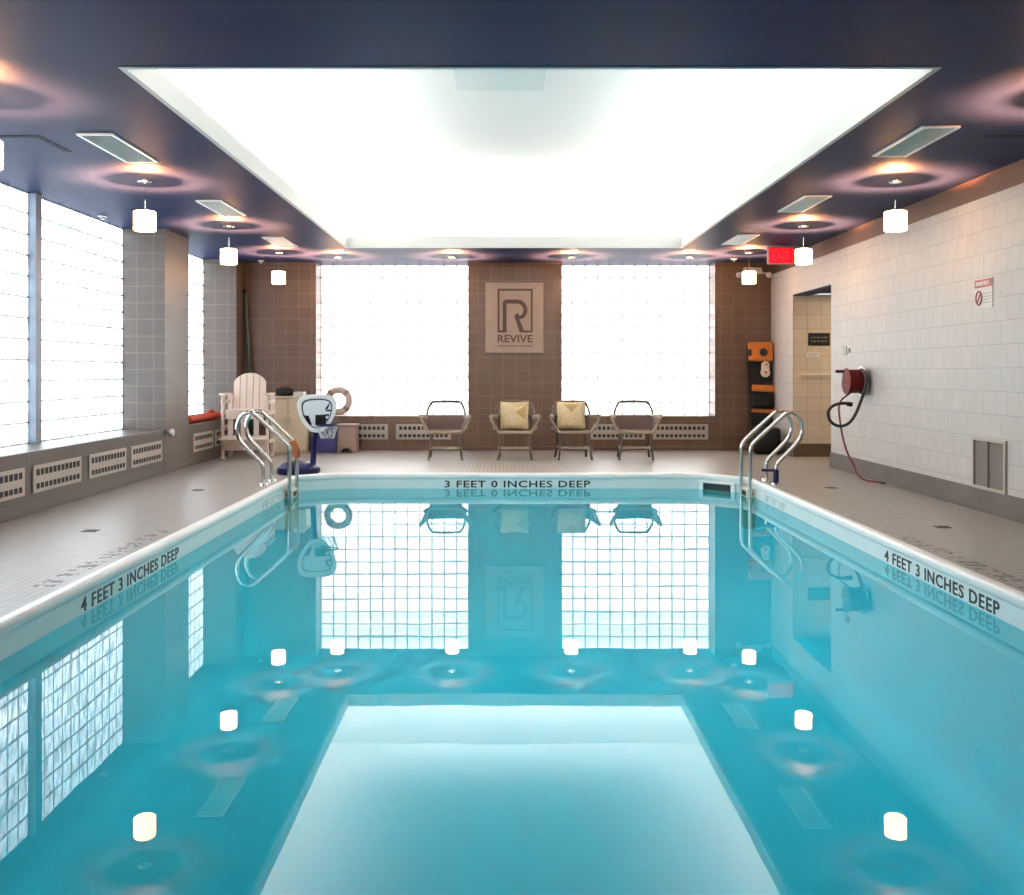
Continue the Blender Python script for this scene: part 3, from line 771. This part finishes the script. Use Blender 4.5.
# cream cabinet with things on top
r = thing('storage_cabinet', 'cream plastic cabinet standing beside the lifeguard chair', 'cabinet', (-3.24, 15.08, ZD))
MB().box(-.27, .27, -.24, .24, 0, .83, .012).build('body', M['cream_plastic'], r)
MB().box(-.285, .285, -.26, .255, .83, .86, .008).build('lid', M['cream_plastic'], r)
for x0, x1 in ((-.255, -.004), (.004, .255)):
    d_ = MB().box(x0, x1, -.255, -.24, .04, .81, .004).build('door', M['cream_plastic'], r)
    xh = x1 - .03 if x0 < 0 else x0 + .03
    MB().box(xh - .006, xh + .006, -.272, -.255, .44, .54, .003).build('handle', M['beige_metal'], d_)
r = thing('equipment_bag', 'black soft bag lying on the cream cabinet', 'bag', (-3.33, 15.03, ZD + .86))
MB().lathe([(.0, -.14), (.045, -.135), (.058, -.08), (.06, 0), (.056, .08), (.045, .13), (.0, .14)], (0, 0, .0605), 'X', 16).build('bag_body', M['black_plastic'], r, smooth=True)
MB().tube([(-.07, 0, .10), (-.05, 0, .14), (.05, 0, .14), (.07, 0, .10)], .007, 6, smooth=1).build('strap', M['black_plastic'], r, smooth=True)
r = thing('folded_towel', 'small white folded towel on the cabinet beside the black bag', 'towel', (-3.10, 15.0, ZD + .86))
for k in range(3): MB().box(-.085 + .006 * k, .085 - .004 * k, -.11, .11, .0 + k * .022, .021 + k * .022, .009, seg=3).build('fold', M['white_plastic'], r, smooth=True)

# green pole in the corner
r = thing('rescue_pole', 'dark green pole standing in the left back corner', 'pole', (0, 0, 0))
MB().tube([(-3.86, 15.28, ZD), (-3.96, 15.33, 1.55), (-4.03, 15.385, 2.62)], .026, 10).build('shaft', M['green'], r, smooth=True)
MB().tube([(-4.03, 15.385, 2.60), (-4.033, 15.388, 2.66)], .033, 10).build('end_cap', M['black_plastic'], r, smooth=True)

# red rescue tube on the ledge
r = thing('rescue_tube', 'red foam rescue tube lying on the ledge below the narrow corner window', 'rescue tube', (-4.22, 13.85, ZS))
MB().tube([(0, -.75, .056), (0, -.68, .056), (.0, .60, .056), (.0, .68, .056)], .056, 14, flat=1.3).build('float', M['red'], r, smooth=True)
MB().tube([(-.02, .18, .09), (.02, .28, .135), (.03, .38, .13), (.0, .46, .09)], .022, 8, smooth=1).build('strap', M['red'], r, smooth=True)
# white knob on the pier corner
r = thing('white_knob', 'small round white knob on the tiled pier at ledge height', 'knob', (XF, 11.93, CAM - .725))
MB().lathe([(.0, 0), (.022, 0), (.022, .02), (.042, .03), (.05, .05), (.042, .072), (.0, .082)], (0, 0, 0), 'X', 18).build('cap', M['white_plastic'], r, smooth=True)

# ------------------------------------------------------------------ poolside basketball hoop
hx, hy = -2.45, 11.92
r = thing('basketball_hoop', 'poolside basketball hoop with navy base and white framed shield backboard', 'basketball hoop', (hx, hy, ZD))
mb = MB(); n = 28
prof = [(.0, 0), (.27, 0), (.285, .03), (.275, .075), (.20, .125), (.08, .15), (.0, .152)]
mb.lathe(prof, (-.03, 0, 0), n=n)
for v in mb.bm.verts: v.co.x = v.co.x * .92
mb.build('base', M['navy'], r, smooth=True)
MB().tube([(.15, -.02, .10), (.165, -.02, .40), (.195, -.02, .58)], .034, 12).build('post', M['navy'], r, smooth=True)
bm_ = Matrix.Translation((.205, -.05, .72)) @ Matrix.Rotation(.20, 4, 'Z')
def shield(s_):
    P = [(-.225, .06), (-.225, .14), (-.19, .20), (-.10, .225), (.10, .225), (.19, .20), (.225, .14), (.225, .06), (.19, -.06), (.11, -.17), (.05, -.215), (-.05, -.215), (-.11, -.17), (-.19, -.06)]
    for _ in range(2):
        Q = []
        for i in range(len(P)):
            a, b = Vector(P[i]), Vector(P[(i + 1) % len(P)]); Q += [tuple(a.lerp(b, .25)), tuple(a.lerp(b, .75))]
        P = Q
    return [(x * s_, z * s_) for x, z in P]
mb = MB(); mb.prism(shield(1.04), -.022, .022, 'XZ', mtx=bm_, hole=shield(.84)); mb.build('backboard_frame', M['bright_plastic'], r)
MB().prism(shield(.85), -.006, .006, 'XZ', mtx=bm_).build('backboard_panel', M['clear'], r)
mb = MB(); mb.prism(shield(.80), -.009, -.0055, 'XZ', mtx=bm_, hole=shield(.75)); mb.build('inner_line', M['black_plastic'], r)
MB().box(-.02, .10, -.05, -.006, -.135, -.01, .006, mtx=bm_).build('rim_bracket', M['black_plastic'], r)
for k in range(4): MB().box(.105 - .012 * k, .165 - .02 * k, -.010, -.005, .03 - .055 * k, .05 - .055 * k, mtx=bm_).build('board_slot', M['black_plastic'], r)
MB().prism([(.09, .05), (.16, .15), (.13, .06)], -.010, -.005, 'XZ', mtx=bm_).build('board_slot', M['black_plastic'], r)
MB().prism([(-.15, -.02), (-.10, -.02), (-.06, -.13), (-.09, -.13)], -.010, -.005, 'XZ', mtx=bm_).build('board_slot', M['black_plastic'], r)
c = bm_ @ Vector((.12, -.17, -.13)); n = 20
ring = [(c.x + .125 * math.cos(2 * PI * k / n), c.y + .125 * math.sin(2 * PI * k / n), c.z) for k in range(n)]
mb = MB(); mb.tube(ring, .009, 8, closed=True); mb.tube([tuple(bm_ @ Vector((.05, -.04, -.12))), (c.x - .06, c.y + .11, c.z)], .012, 8)
rim = mb.build('rim', M['navy'], r, smooth=True)
mb = MB()
for k in range(10):
    for d in (-1, 1):
        p = [((.125 - .05 * t_) , 2 * PI * (k / 10) + d * t_ * .6, -.16 * t_) for t_ in (0, .33, .66, 1)]
        mb.tube([(c.x + q[0] * math.cos(q[1]), c.y + q[0] * math.sin(q[1]), c.z + q[2]) for q in p], .0035, 5)
mb.build('net', M['white_plastic'], rim)

# blue crate, tan bin, life ring
r = thing('blue_tub', 'violet blue plastic tub on the deck behind the basketball hoop', 'tub', (-2.72, 15.12, ZD), .05)
mb = MB(); o0 = [(-.16, -.13), (.16, -.13), (.16, .13), (-.16, .13)]
mb.bm.free(); mb = MB()
def tub(w0, w1, d0_, d1_, h_, th):
    A = [mb.bm.verts.new((sx * w0, sy * d0_, 0)) for sx, sy in ((-1, -1), (1, -1), (1, 1), (-1, 1))]
    B = [mb.bm.verts.new((sx * w1, sy * d1_, h_)) for sx, sy in ((-1, -1), (1, -1), (1, 1), (-1, 1))]
    C_ = [mb.bm.verts.new((sx * (w1 - th), sy * (d1_ - th), h_)) for sx, sy in ((-1, -1), (1, -1), (1, 1), (-1, 1))]
    D_ = [mb.bm.verts.new((sx * (w0 - th), sy * (d0_ - th), .02)) for sx, sy in ((-1, -1), (1, -1), (1, 1), (-1, 1))]
    for P, Q in ((A, B), (B, C_), (C_, D_)):
        for k in range(4): mb._f([P[k], P[(k + 1) % 4], Q[(k + 1) % 4], Q[k]])
    mb._f(A[::-1]); mb._f(D_)
tub(.165, .19, .13, .15, .37, .012); mb.build('body', M['blue_bin'], r)
mb = MB(); o = [(-.2, -.16), (.2, -.16), (.2, .16), (-.2, .16)]; mb.prism(o, .35, .375, 'XY', hole=[(x * .9, y * .88) for x, y in o]); mb.build('rim', M['blue_bin'], r)
MB().tube([(-.09, -.155, .33), (-.06, -.175, .24), (.06, -.175, .24), (.09, -.155, .33)], .008, 8, smooth=2).build('handle', M['white_plastic'], r, smooth=True)
r = thing('storage_bin', 'pinkish tan plastic bin with an arched foot and flat lid beside the blue tub', 'bin', (-2.38, 15.12, ZD))
N = 10; arch = [(.085 * math.cos(PI - PI * k / N) , .075 * math.sin(PI * k / N)) for k in range(N + 1)]
mb = MB(); mb.prism([(-.14, 0)] + arch + [(.14, 0), (.13, .40), (-.13, .40)], -.17, .17, 'XZ'); mb.build('body', M['tan_bin'], r)
MB().box(-.165, .15, -.19, .19, .40, .43, .008).build('lid', M['tan_bin'], r)
r = thing('life_ring', 'pale life ring leaning against the left back window on its sill', 'life ring', (-2.625, 15.68, ZS))
mt = Matrix.Translation((0, 0, .232)) @ Matrix.Rotation(-.2, 4, 'X')
n = 32; ring = [tuple(mt @ Vector((.175 * math.cos(2 * PI * k / n), 0, .175 * math.sin(2 * PI * k / n)))) for k in range(n)]
MB().tube(ring, .056, 14, closed=True).build('float_ring', M['ring'], r, smooth=True)
for k in range(4):
    a = PI / 4 + k * PI / 2
    seg = [tuple(mt @ Vector((.175 * math.cos(a + d), 0, .175 * math.sin(a + d)))) for d in (-.14, 0, .14)]
    MB().tube(seg, .0585, 14).build('band', M['tan_bin'], r, smooth=True)
n = 32; rope = [tuple(mt @ Vector(((.245 + .012 * abs(math.sin(2 * 2 * PI * k / n))) * math.cos(2 * PI * k / n), 0, (.222 + .02 * abs(math.sin(4 * PI * k / n))) * math.sin(2 * PI * k / n)))) for k in range(n)]
MB().tube(rope, .005, 6, closed=True).build('grab_line', M['white_plastic'], r, smooth=True)

# ------------------------------------------------------------------ spine board in the right corner
r = thing('spine_board', 'black spine board with orange head block standing in the right back corner', 'rescue board', (3.985, 15.12, ZD), -.03)
lean = Matrix.Rotation(-.13, 4, 'X')
P = [(-.13, .0), (-.17, .25), (-.18, 1.25), (-.16, 1.60), (-.12, 1.66), (.12, 1.66), (.16, 1.60), (.18, 1.25), (.17, .25), (.13, 0)]
MB().prism(P[::-1], 0, .05, 'XZ', mtx=lean).build('board', M['black_plastic'], r)
mb = MB(); mb.box(-.19, .185, -.11, 0, 1.40, 1.70, .03, mtx=lean); hb = mb.build('head_block', M['orange'], r)
mb = MB(); mb.lathe([(.0, 0), (.062, 0), (.062, .01), (.0, .01)], (.03, -.1185, 1.53), 'Y', 20); mb.bm.transform(lean); mb.build('ear_hole', M['dark'], hb)
mb = MB(); mb.box(-.195, -.15, -.115, -.0, 1.48, 1.58, .008, mtx=lean); mb.build('side_buckle', M['dark'], hb)
mb = MB(); mb.lathe([(.0, -.03), (.07, -.02), (.075, .0), (.0, .0)], (.06, -.06, 1.22), 'Y', 16); mb.lathe([(.0, -.03), (.055, -.02), (.06, 0), (.0, 0)], (.07, -.06, 1.34), 'Y', 16); mb.box(.01, .13, -.062, -.0, 1.20, 1.38, .02); mb.bm.transform(lean)
mk = mb.build('head_strap_set', M['cream_plastic'], r, smooth=True)
mb = MB(); mb.lathe([(.0, 0), (.022, 0), (.022, .008), (.0, .008)], (.06, -.094, 1.22), 'Y', 12); mb.lathe([(.0, 0), (.018, 0), (.018, .008), (.0, .008)], (.07, -.094, 1.34), 'Y', 12); mb.bm.transform(lean); mb.build('eyelets', M['orange_dim'], mk)
for z0, z1, m_ in ((.93, 1.03, M['orange']), (.60, .66, M['orange_dim'])):
    MB().box(-.19, .185, -.03, .055, z0, z1, .012, mtx=lean @ Matrix.Rotation(.05, 4, 'Y')).build('strap', m_, r)
MB().box(-.17, .17, -.07, -.0, .68, .90, .03, mtx=lean).build('strap_pouch', M['black_plastic'], r)
r = thing('rescue_bag', 'black equipment bag on the deck at the foot of the spine board', 'bag', (3.93, 14.72, ZD), -.1)
MB().box(-.2, .2, -.13, .13, 0, .40, .06, seg=4).build('bag_body', M['black_plastic'], r, smooth=True)
MB().box(-.15, .15, -.155, -.12, .06, .26, .025, seg=3).build('front_pocket', M['black_plastic'], r, smooth=True)
MB().tube([(-.10, 0, .39), (-.07, 0, .47), (.07, 0, .47), (.10, 0, .39)], .012, 8, smooth=1).build('handle', M['black_plastic'], r, smooth=True)

# ------------------------------------------------------------------ right wall: hose reel, signs, vent
r = thing('hose_reel', 'red hose reel with white flange and black hose on the white tiled wall', 'hose reel', (XR, 11.38, 1.26))
MB().box(-.02, .001, -.09, .09, -.12, .12, .01).build('wall_plate', M['sign_white'], r)
MB().lathe([(.0, -.062), (.175, -.062), (.18, -.052), (.17, -.038), (.06, -.015), (.0, -.012)], (0, 0, 0), 'X', 28).build('flange', M['bright_plastic'], r, smooth=True)
MB().lathe([(.0, -.235), (.15, -.235), (.155, -.228), (.136, -.22), (.132, -.212), (.139, -.20), (.132, -.185), (.139, -.168), (.132, -.15), (.139, -.132), (.132, -.112), (.138, -.094), (.135, -.078), (.15, -.063), (.0, -.061)], (0, 0, 0), 'X', 28).build('drum', M['red_dark'], r, smooth=True)
cr = MB().tube([(-.23, 0, 0), (-.275, 0, 0), (-.275, -.02, .11)], .010, 8).build('crank', M['sign_white'], r, smooth=True)
MB().tube([(-.265, -.02, .115), (-.36, -.02, .115)], .017, 8).build('crank_knob', M['black_plastic'], cr, smooth=True)
def hp(px, py, dx=0, dy=0):
    q_ = 985 / (11.38 + dy); return ((px - 503.3) / q_ - XR + dx, dy, CAM - (py - 372.7) / q_ - 1.26)
MB().tube([hp(862, 370, 0, -.10), hp(866, 373, 0, -.19), hp(867, 383, 0, -.20), hp(862, 398, 0, -.17), hp(856, 414, 0, -.1), hp(849, 424, 0, -.05), hp(839, 427, 0, -.04), hp(830, 422, 0, -.05), hp(827, 412, 0, -.06), hp(833, 405, 0, -.06), hp(843, 403, 0, -.06), hp(849, 404, 0, -.06)], .018, 10, smooth=2).build('hose', M['hose_black'], r, smooth=True)
MB().tube([hp(847, 404, 0, -.06), hp(852, 404.5, 0, -.06)], .026, 10).build('nozzle', M['black_plastic'], r, smooth=True)
zf = ZD - 1.26 + .012
MB().tube([(-.18, 0, -.13), hp(838, 402, 0, .0), hp(840, 422), hp(843, 440, 0, -.02), hp(848, 455, 0, -.05), hp(853, 467, .02, -.1), (-.19, -.20, zf + .06), (-.15, -.34, zf), (-.08, -.50, zf), (-.05, -.62, zf)], .0115, 8, smooth=2).build('red_hose', M['hose_red'], r, smooth=True)
MB().tube([(-.06, -.60, zf), (-.045, -.66, zf)], .012, 8).build('hose_tip', M['black_plastic'], r, smooth=True)

r = thing('wall_switch', 'small grey switch plate with round key switch above the hose reel', 'switch', (XR, 12.15, 1.63))
MB().box(-.012, .0005, -.14, .0, -.055, .06, .004).build('plate', M['grey_dev'], r)
MB().lathe([(.0, 0), (.03, 0), (.028, -.02), (.0, -.022)], (0, -.22, 0), 'X', 14).build('key_switch', M['grey_dev'], r, smooth=True)

r = thing('warning_sign', 'white warning sign with red header high on the white tiled wall', 'sign', (XR, 8.59, 1.925))
MB().box(-.006, .0005, -.16, .16, 0, .255, .001).build('plate', M['sign_white'], r)
MB().box(-.008, -.005, -.155, .155, .18, .25).build('header_band', M['sign_red'], r)
mb = MB(); y = .13
for w_ in (.03, .045, .03, .04, .03): mb.box(-.0095, -.007, y - w_, y, .20, .232); y -= w_ + .012
mb.build('header_lettering', M['sign_white'], r)
n = 24; ring = [(-.008, .08 + .052 * math.cos(2 * PI * k / n), .09 + .06 * math.sin(2 * PI * k / n)) for k in range(n)]
mb = MB(); mb.tube(ring, .007, 6, closed=True); mb.tube([(-.008, .045, .135), (-.008, .115, .045)], .006, 6); mb.build('prohibition_ring', M['sign_red'], r)
mb = MB()
for k in range(4): mb.box(-.0075, -.005, -.13, .0, .12 - k * .026, .128 - k * .026)
mb.build('text_lines', M['grey_dev'], r)

r = thing('wall_vent', 'brown louvred wall vent with white frame low on the white tiled wall', 'vent', (XR, 8.48, .345))
mb = MB(); o = [(-.29, 0), (.29, 0), (.29, .445), (-.29, .445)]; i = [(-.26, .025), (.26, .025), (.26, .42), (-.26, .42)]
mb.prism(o, -.022, .0005, 'YZ', hole=i); mb.build('frame', M['beige_metal'], r)
MB().box(-.004, -.0005, -.26, .26, .025, .42).build('backing', M['dark'], r)
for k in range(24):
    z = .025 + k * .0162
    MB().box(-.009, .009, -.26, .26, -.003, .003, mtx=Matrix.Translation((-.012, 0, z + .01)) @ Matrix.Rotation(-.95, 4, 'Y')).build('louvre', M['louvre'], r)
mb = MB(); mb.box(-.024, -.003, -.012, .012, .025, .42); mb.box(-.024, -.003, .24, .26, .025, .42); mb.build('centre_bar', M['base_brown'], r)

r = thing('door_plaque', 'black plaque on the cream tiled corridor wall', 'plaque', (4.57, 14.2625, 1.75))
MB().box(-.155, .155, -.014, .0005, 0, .185, .004).build('plate', M['black_plastic'], r)
mb = MB()
for k in range(2):
    x = -.12
    while x < .11: w_ = random.uniform(.02, .05); mb.box(x, x + w_, -.0155, -.013, .11 - k * .055, .13 - k * .055); x += w_ + .014
mb.build('text_lines', M['louvre'], r)
r = thing('corridor_notice', 'small pale notice strip below the black corridor plaque', 'notice', (4.49, 14.2625, 1.58))
MB().box(-.10, .10, -.008, .0005, 0, .075, .002).build('plate', M['sign_white'], r)
mb = MB(); mb.box(-.08, .08, -.0095, -.007, .045, .053); mb.box(-.08, .05, -.0095, -.007, .022, .03); mb.build('text_lines', M['grey_dev'], r)
r = thing('grab_bar', 'thin cream grab bar on the corridor wall', 'grab bar', (4.5, 14.2625, 1.33))
MB().tube([(-.2, .0005, 0), (-.2, -.05, 0), (.25, -.05, .01), (.25, .0005, .01)], .012, 8).build('bar', M['cream_plastic'], r, smooth=True)

# ------------------------------------------------------------------ deck drains and mosaic markings
for x, y, l in ((-3.17, 7.57, 'small bronze floor drain on the left deck, nearer one'), (-3.16, 10.2, 'small bronze floor drain on the left deck, farther one before the pier'),
                (3.46, 7.76, 'small bronze floor drain on the right deck, nearer one'), (3.46, 10.4, 'small bronze floor drain on the right deck below the hose reel')):
    r = thing('floor_drain', l, 'drain', (x, y, ZD), 0, 'small square floor drains in the deck')
    mb = MB(); o = [(-.055, -.05), (.055, -.05), (.055, .05), (-.055, .05)]; mb.prism(o, -.001, .004, 'XY', hole=[(a * .84, b * .84) for a, b in o]); mb.build('frame', M['drain'], r)
    MB().box(-.047, .047, -.043, .043, -.001, .001).build('sump', M['dark'], r)
    for k in range(5): MB().box(-.047, .047, -.034 + k * .017 - .004, -.034 + k * .017 + .004, .0, .0035).build('bar', M['drain'], r)
def deck_mark(x, y0, y1, label):
    mb = MB(); y = y0
    while y < y1:
        for c_ in range(3):
            for d_ in range(5):
                if random.random() < (.42 if d_ in (0, 4) or c_ == 1 else .28):
                    mb.box(x - .055 + d_ * .024, x - .055 + d_ * .024 + .02, y + c_ * .026, y + c_ * .026 + .022, ZD - .001, ZD + .0012)
        y += random.choice((.105, .115, .17))
    return mb.build('deck_lettering', M['mark'], deck)
deck_mark(-2.62, 5.6, 7.5, 'faded brown mosaic depth marking set in the left deck')
deck_mark(2.98, 5.3, 7.3, 'faded brown mosaic depth marking set in the right deck')

# ------------------------------------------------------------------ light in the corridor
L = bpy.data.lights.new('corridor_lamp', 'AREA'); L.energy = 16; L.color = (1.0, .78, .52); L.shape = 'RECTANGLE'; L.size = .9; L.size_y = .5
lo = bpy.data.objects.new('corridor_lamp', L); COL.objects.link(lo); lo.location = (5.2, 13.3, 2.5)

# ------------------------------------------------------------------ world, camera, view
wd = bpy.data.worlds.new('daylight'); SC.world = wd; wd.use_nodes = True
wd.node_tree.nodes['Background'].inputs[0].default_value = (.8, .9, 1, 1); wd.node_tree.nodes['Background'].inputs[1].default_value = .6
cam = bpy.data.cameras.new('camera'); co = bpy.data.objects.new('camera', cam); COL.objects.link(co)
co.location = (0, 0, CAM); co.rotation_euler = (PI / 2, 0, 0)
cam.sensor_fit = 'HORIZONTAL'; cam.sensor_width = 36; cam.lens = 985 / 1024 * 36
cam.shift_x = (512 - 503.3) / 1024; cam.shift_y = -(447.5 - 372.7) / 1024
cam.clip_start = .05; cam.clip_end = 100
SC.camera = co
SC.view_settings.view_transform = 'Standard'; SC.view_settings.look = 'None'
SC.view_settings.exposure = 0.72; SC.view_settings.gamma = 1.0; SC.view_settings.use_curve_mapping = False
SC.cycles.use_denoising = True
SC.cycles.max_bounces = 10; SC.cycles.diffuse_bounces = 5; SC.cycles.transparent_max_bounces = 8
SC.cycles.sample_clamp_indirect = 6
SC.cycles.caustics_reflective = False; SC.cycles.caustics_refractive = False
